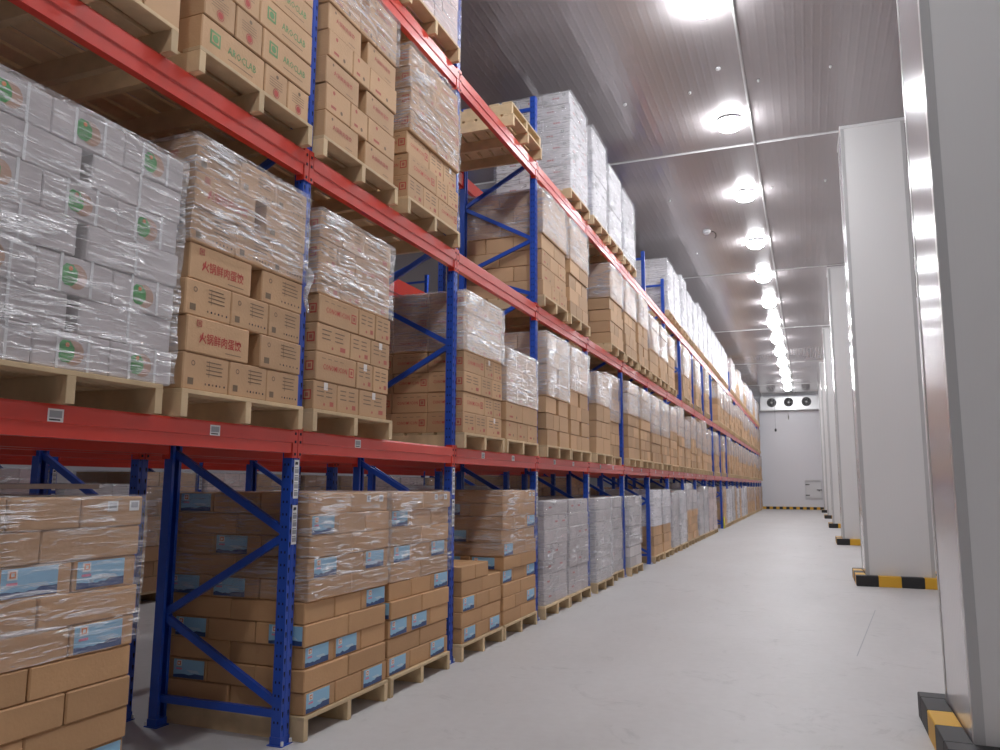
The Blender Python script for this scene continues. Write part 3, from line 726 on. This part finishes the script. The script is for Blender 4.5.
# floor
FL = {3: [('greyw', 7, 0), ('greyw', 7, 0)], 4: [('greyw', 7, 2), None], 5: [('plain', 7, 3, (3, 'white')), ('plain', 7, 3, (3, 'white'))], 6: [('greyw', 7, 0), ('white', 7, 0)],
      7: [('plain', 8, 4, (4, 'greyw')), ('plain', 7, 4, (4, 'greyw'))], 8: [('greyw', 7, 0), ('greyw', 8, 0)], 9: [('pink', 7, 0), ('pink', 7, 0)], 10: [None, None]}
for i in range(3, NB):
    for s in (0, 1):
        if i in FL: q = FL[i][s]
        else: q = G.choice([('white', 7, 0), ('white', 7, 0), ('greyw', 8, 0), ('plain', 7, 4)]) if i < 16 else G.choice([('plain', 7, 4), ('plain', 7, 3), ('pink', 7, 0)])
        if q is None: continue
        fill(0., i, s, q[0], q[1], q[2], q[3] if len(q) > 3 else None, dense=q[0] in ('white', 'greyw'))
for i in range(2, NB):
    for s in (0, 1):
        kd = G.choice(['plain', 'tall', 'plain', 'redp']); hh = SIZES[kd]['h']; n = int(G.uniform(1.36, 1.50) / hh)
        if i in (11,) and s == 1: continue
        jj = (.08, .04) if i == 3 and s == 0 else (0, 0)
        fill(Z1, i, s, kd, n, int(n * G.uniform(.45, .65)), None, *jj)
for i in range(2, NB):
    for s in (0, 1):
        if (i, s) in ((2, 0), (3, 0), (6, 1), (9, 1), (10, 0)): continue
        kd = G.choice(['plain', 'tall', 'plain', 'redp']); hh = SIZES[kd]['h']; n = int(G.uniform(1.34, 1.46) / hh)
        if i == 2: n = 7; kd = 'plain'
        fill(Z2, i, s, kd, n, int(n * G.uniform(.45, .65)))
for i in range(3, NB):
    for s in (0, 1):
        if (i, s) in ((4, 1), (5, 0), (5, 1), (12, 1)): continue
        kd = 'white' if i < 13 else G.choice(['pink', 'plain', 'white'])
        n = int(G.uniform(1.30, 1.52) / SIZES[kd]['h']) if i < 13 else int(G.uniform(1.25, 1.5) / SIZES[kd]['h'])
        fill(Z3, i, s, kd, n, 0 if kd != 'plain' else 3, dense=True)

# goods of the racks behind (seen through the first rack)
def back_stack(xf, y0, y1, zb, n, kind, nm, wr=None):
    pallet(xf + .02, y0, zb, 'pallet under ' + nm, 'pallets of the racks behind', False)
    zt = stack(y0, y1, zb + .141, n, kind, nm, 'stuff', 0, True, True, xf)
    if wr is not None: wrap(y0, y1, zb + .141 + wr * (zt - zb - .141) / n, zt, nm, xf, seed=hash_(nm), fine=False)
for i in range(2, 9):
    for s in (0, 1):
        if G.random() < .2: continue
        y0 = post_y(i) + (.1 if s == 0 else 1.18)
        back_stack(-1.26, y0, y0 + 1, 0, G.choice([6, 7, 8]), G.choice(['plain', 'greyw', 'egg']), '%s bay %s half, second rack floor' % (ORD[i], 'near' if not s else 'far'), 3)
for i in range(0, 9):
    for s in (0, 1):
        y0 = post_y(i) + .1 + (.1 if s == 0 else 1.18)
        back_stack(X3 + .05, y0, y0 + 1, 0, 8, G.choice(['plain', 'pink', 'greyw', 'pink']), '%s bay %s half, third rack floor' % (ORD[i], 'near' if not s else 'far'), 3)
        if G.random() < .9: back_stack(X3 + .05, y0, y0 + 1, Z1, G.choice([5, 6, 7]), G.choice(['plain', 'greyw', 'egg']), '%s bay %s half, third rack beam' % (ORD[i], 'near' if not s else 'far'), 3)
so = link('carton', stock.mesh('carton_stock')); so['kind'] = 'stuff'; so['label'] = 'brown, white and grey cartons in the more distant pallet loads'; so['category'] = 'carton'

# ------------------------------------------------------------------ camera, world, view
f, yaw, pit, rol = 781.15, .3742, .1392, -.0054
r0 = Vector((math.cos(yaw), math.sin(yaw), 0)); fh = Vector((-math.sin(yaw), math.cos(yaw), 0)); Zv = Vector((0, 0, 1))
fw = fh * math.cos(pit) + Zv * math.sin(pit); u0 = Zv * math.cos(pit) - fh * math.sin(pit)
c_, s_ = math.cos(rol), math.sin(rol)
rx = r0 * c_ - u0 * s_; ux = r0 * s_ + u0 * c_
mw = Matrix((rx, ux, -fw)).transposed().to_4x4(); mw.translation = (2.9294, 0, 1.5166)
cd = bpy.data.cameras.new('camera'); cd.sensor_width = 36; cd.lens = f / 1000 * 36; cd.clip_start = .02; cd.clip_end = 300
cam = bpy.data.objects.new('camera', cd); C.objects.link(cam); cam.matrix_world = mw; SC.camera = cam
w = bpy.data.worlds.new('world'); SC.world = w; w.use_nodes = True
w.node_tree.nodes['Background'].inputs[0].default_value = (.8, .82, .9, 1); w.node_tree.nodes['Background'].inputs[1].default_value = .02
SC.view_settings.view_transform = 'Standard'; SC.view_settings.look = 'None'; SC.view_settings.gamma = 1; SC.view_settings.use_curve_mapping = False
SC.view_settings.exposure = 0.3
try:
    SC.cycles.use_denoising = True; SC.cycles.transparent_max_bounces = 24; SC.cycles.max_bounces = 8; SC.cycles.diffuse_bounces = 5; SC.cycles.sample_clamp_indirect = 6
except Exception: pass
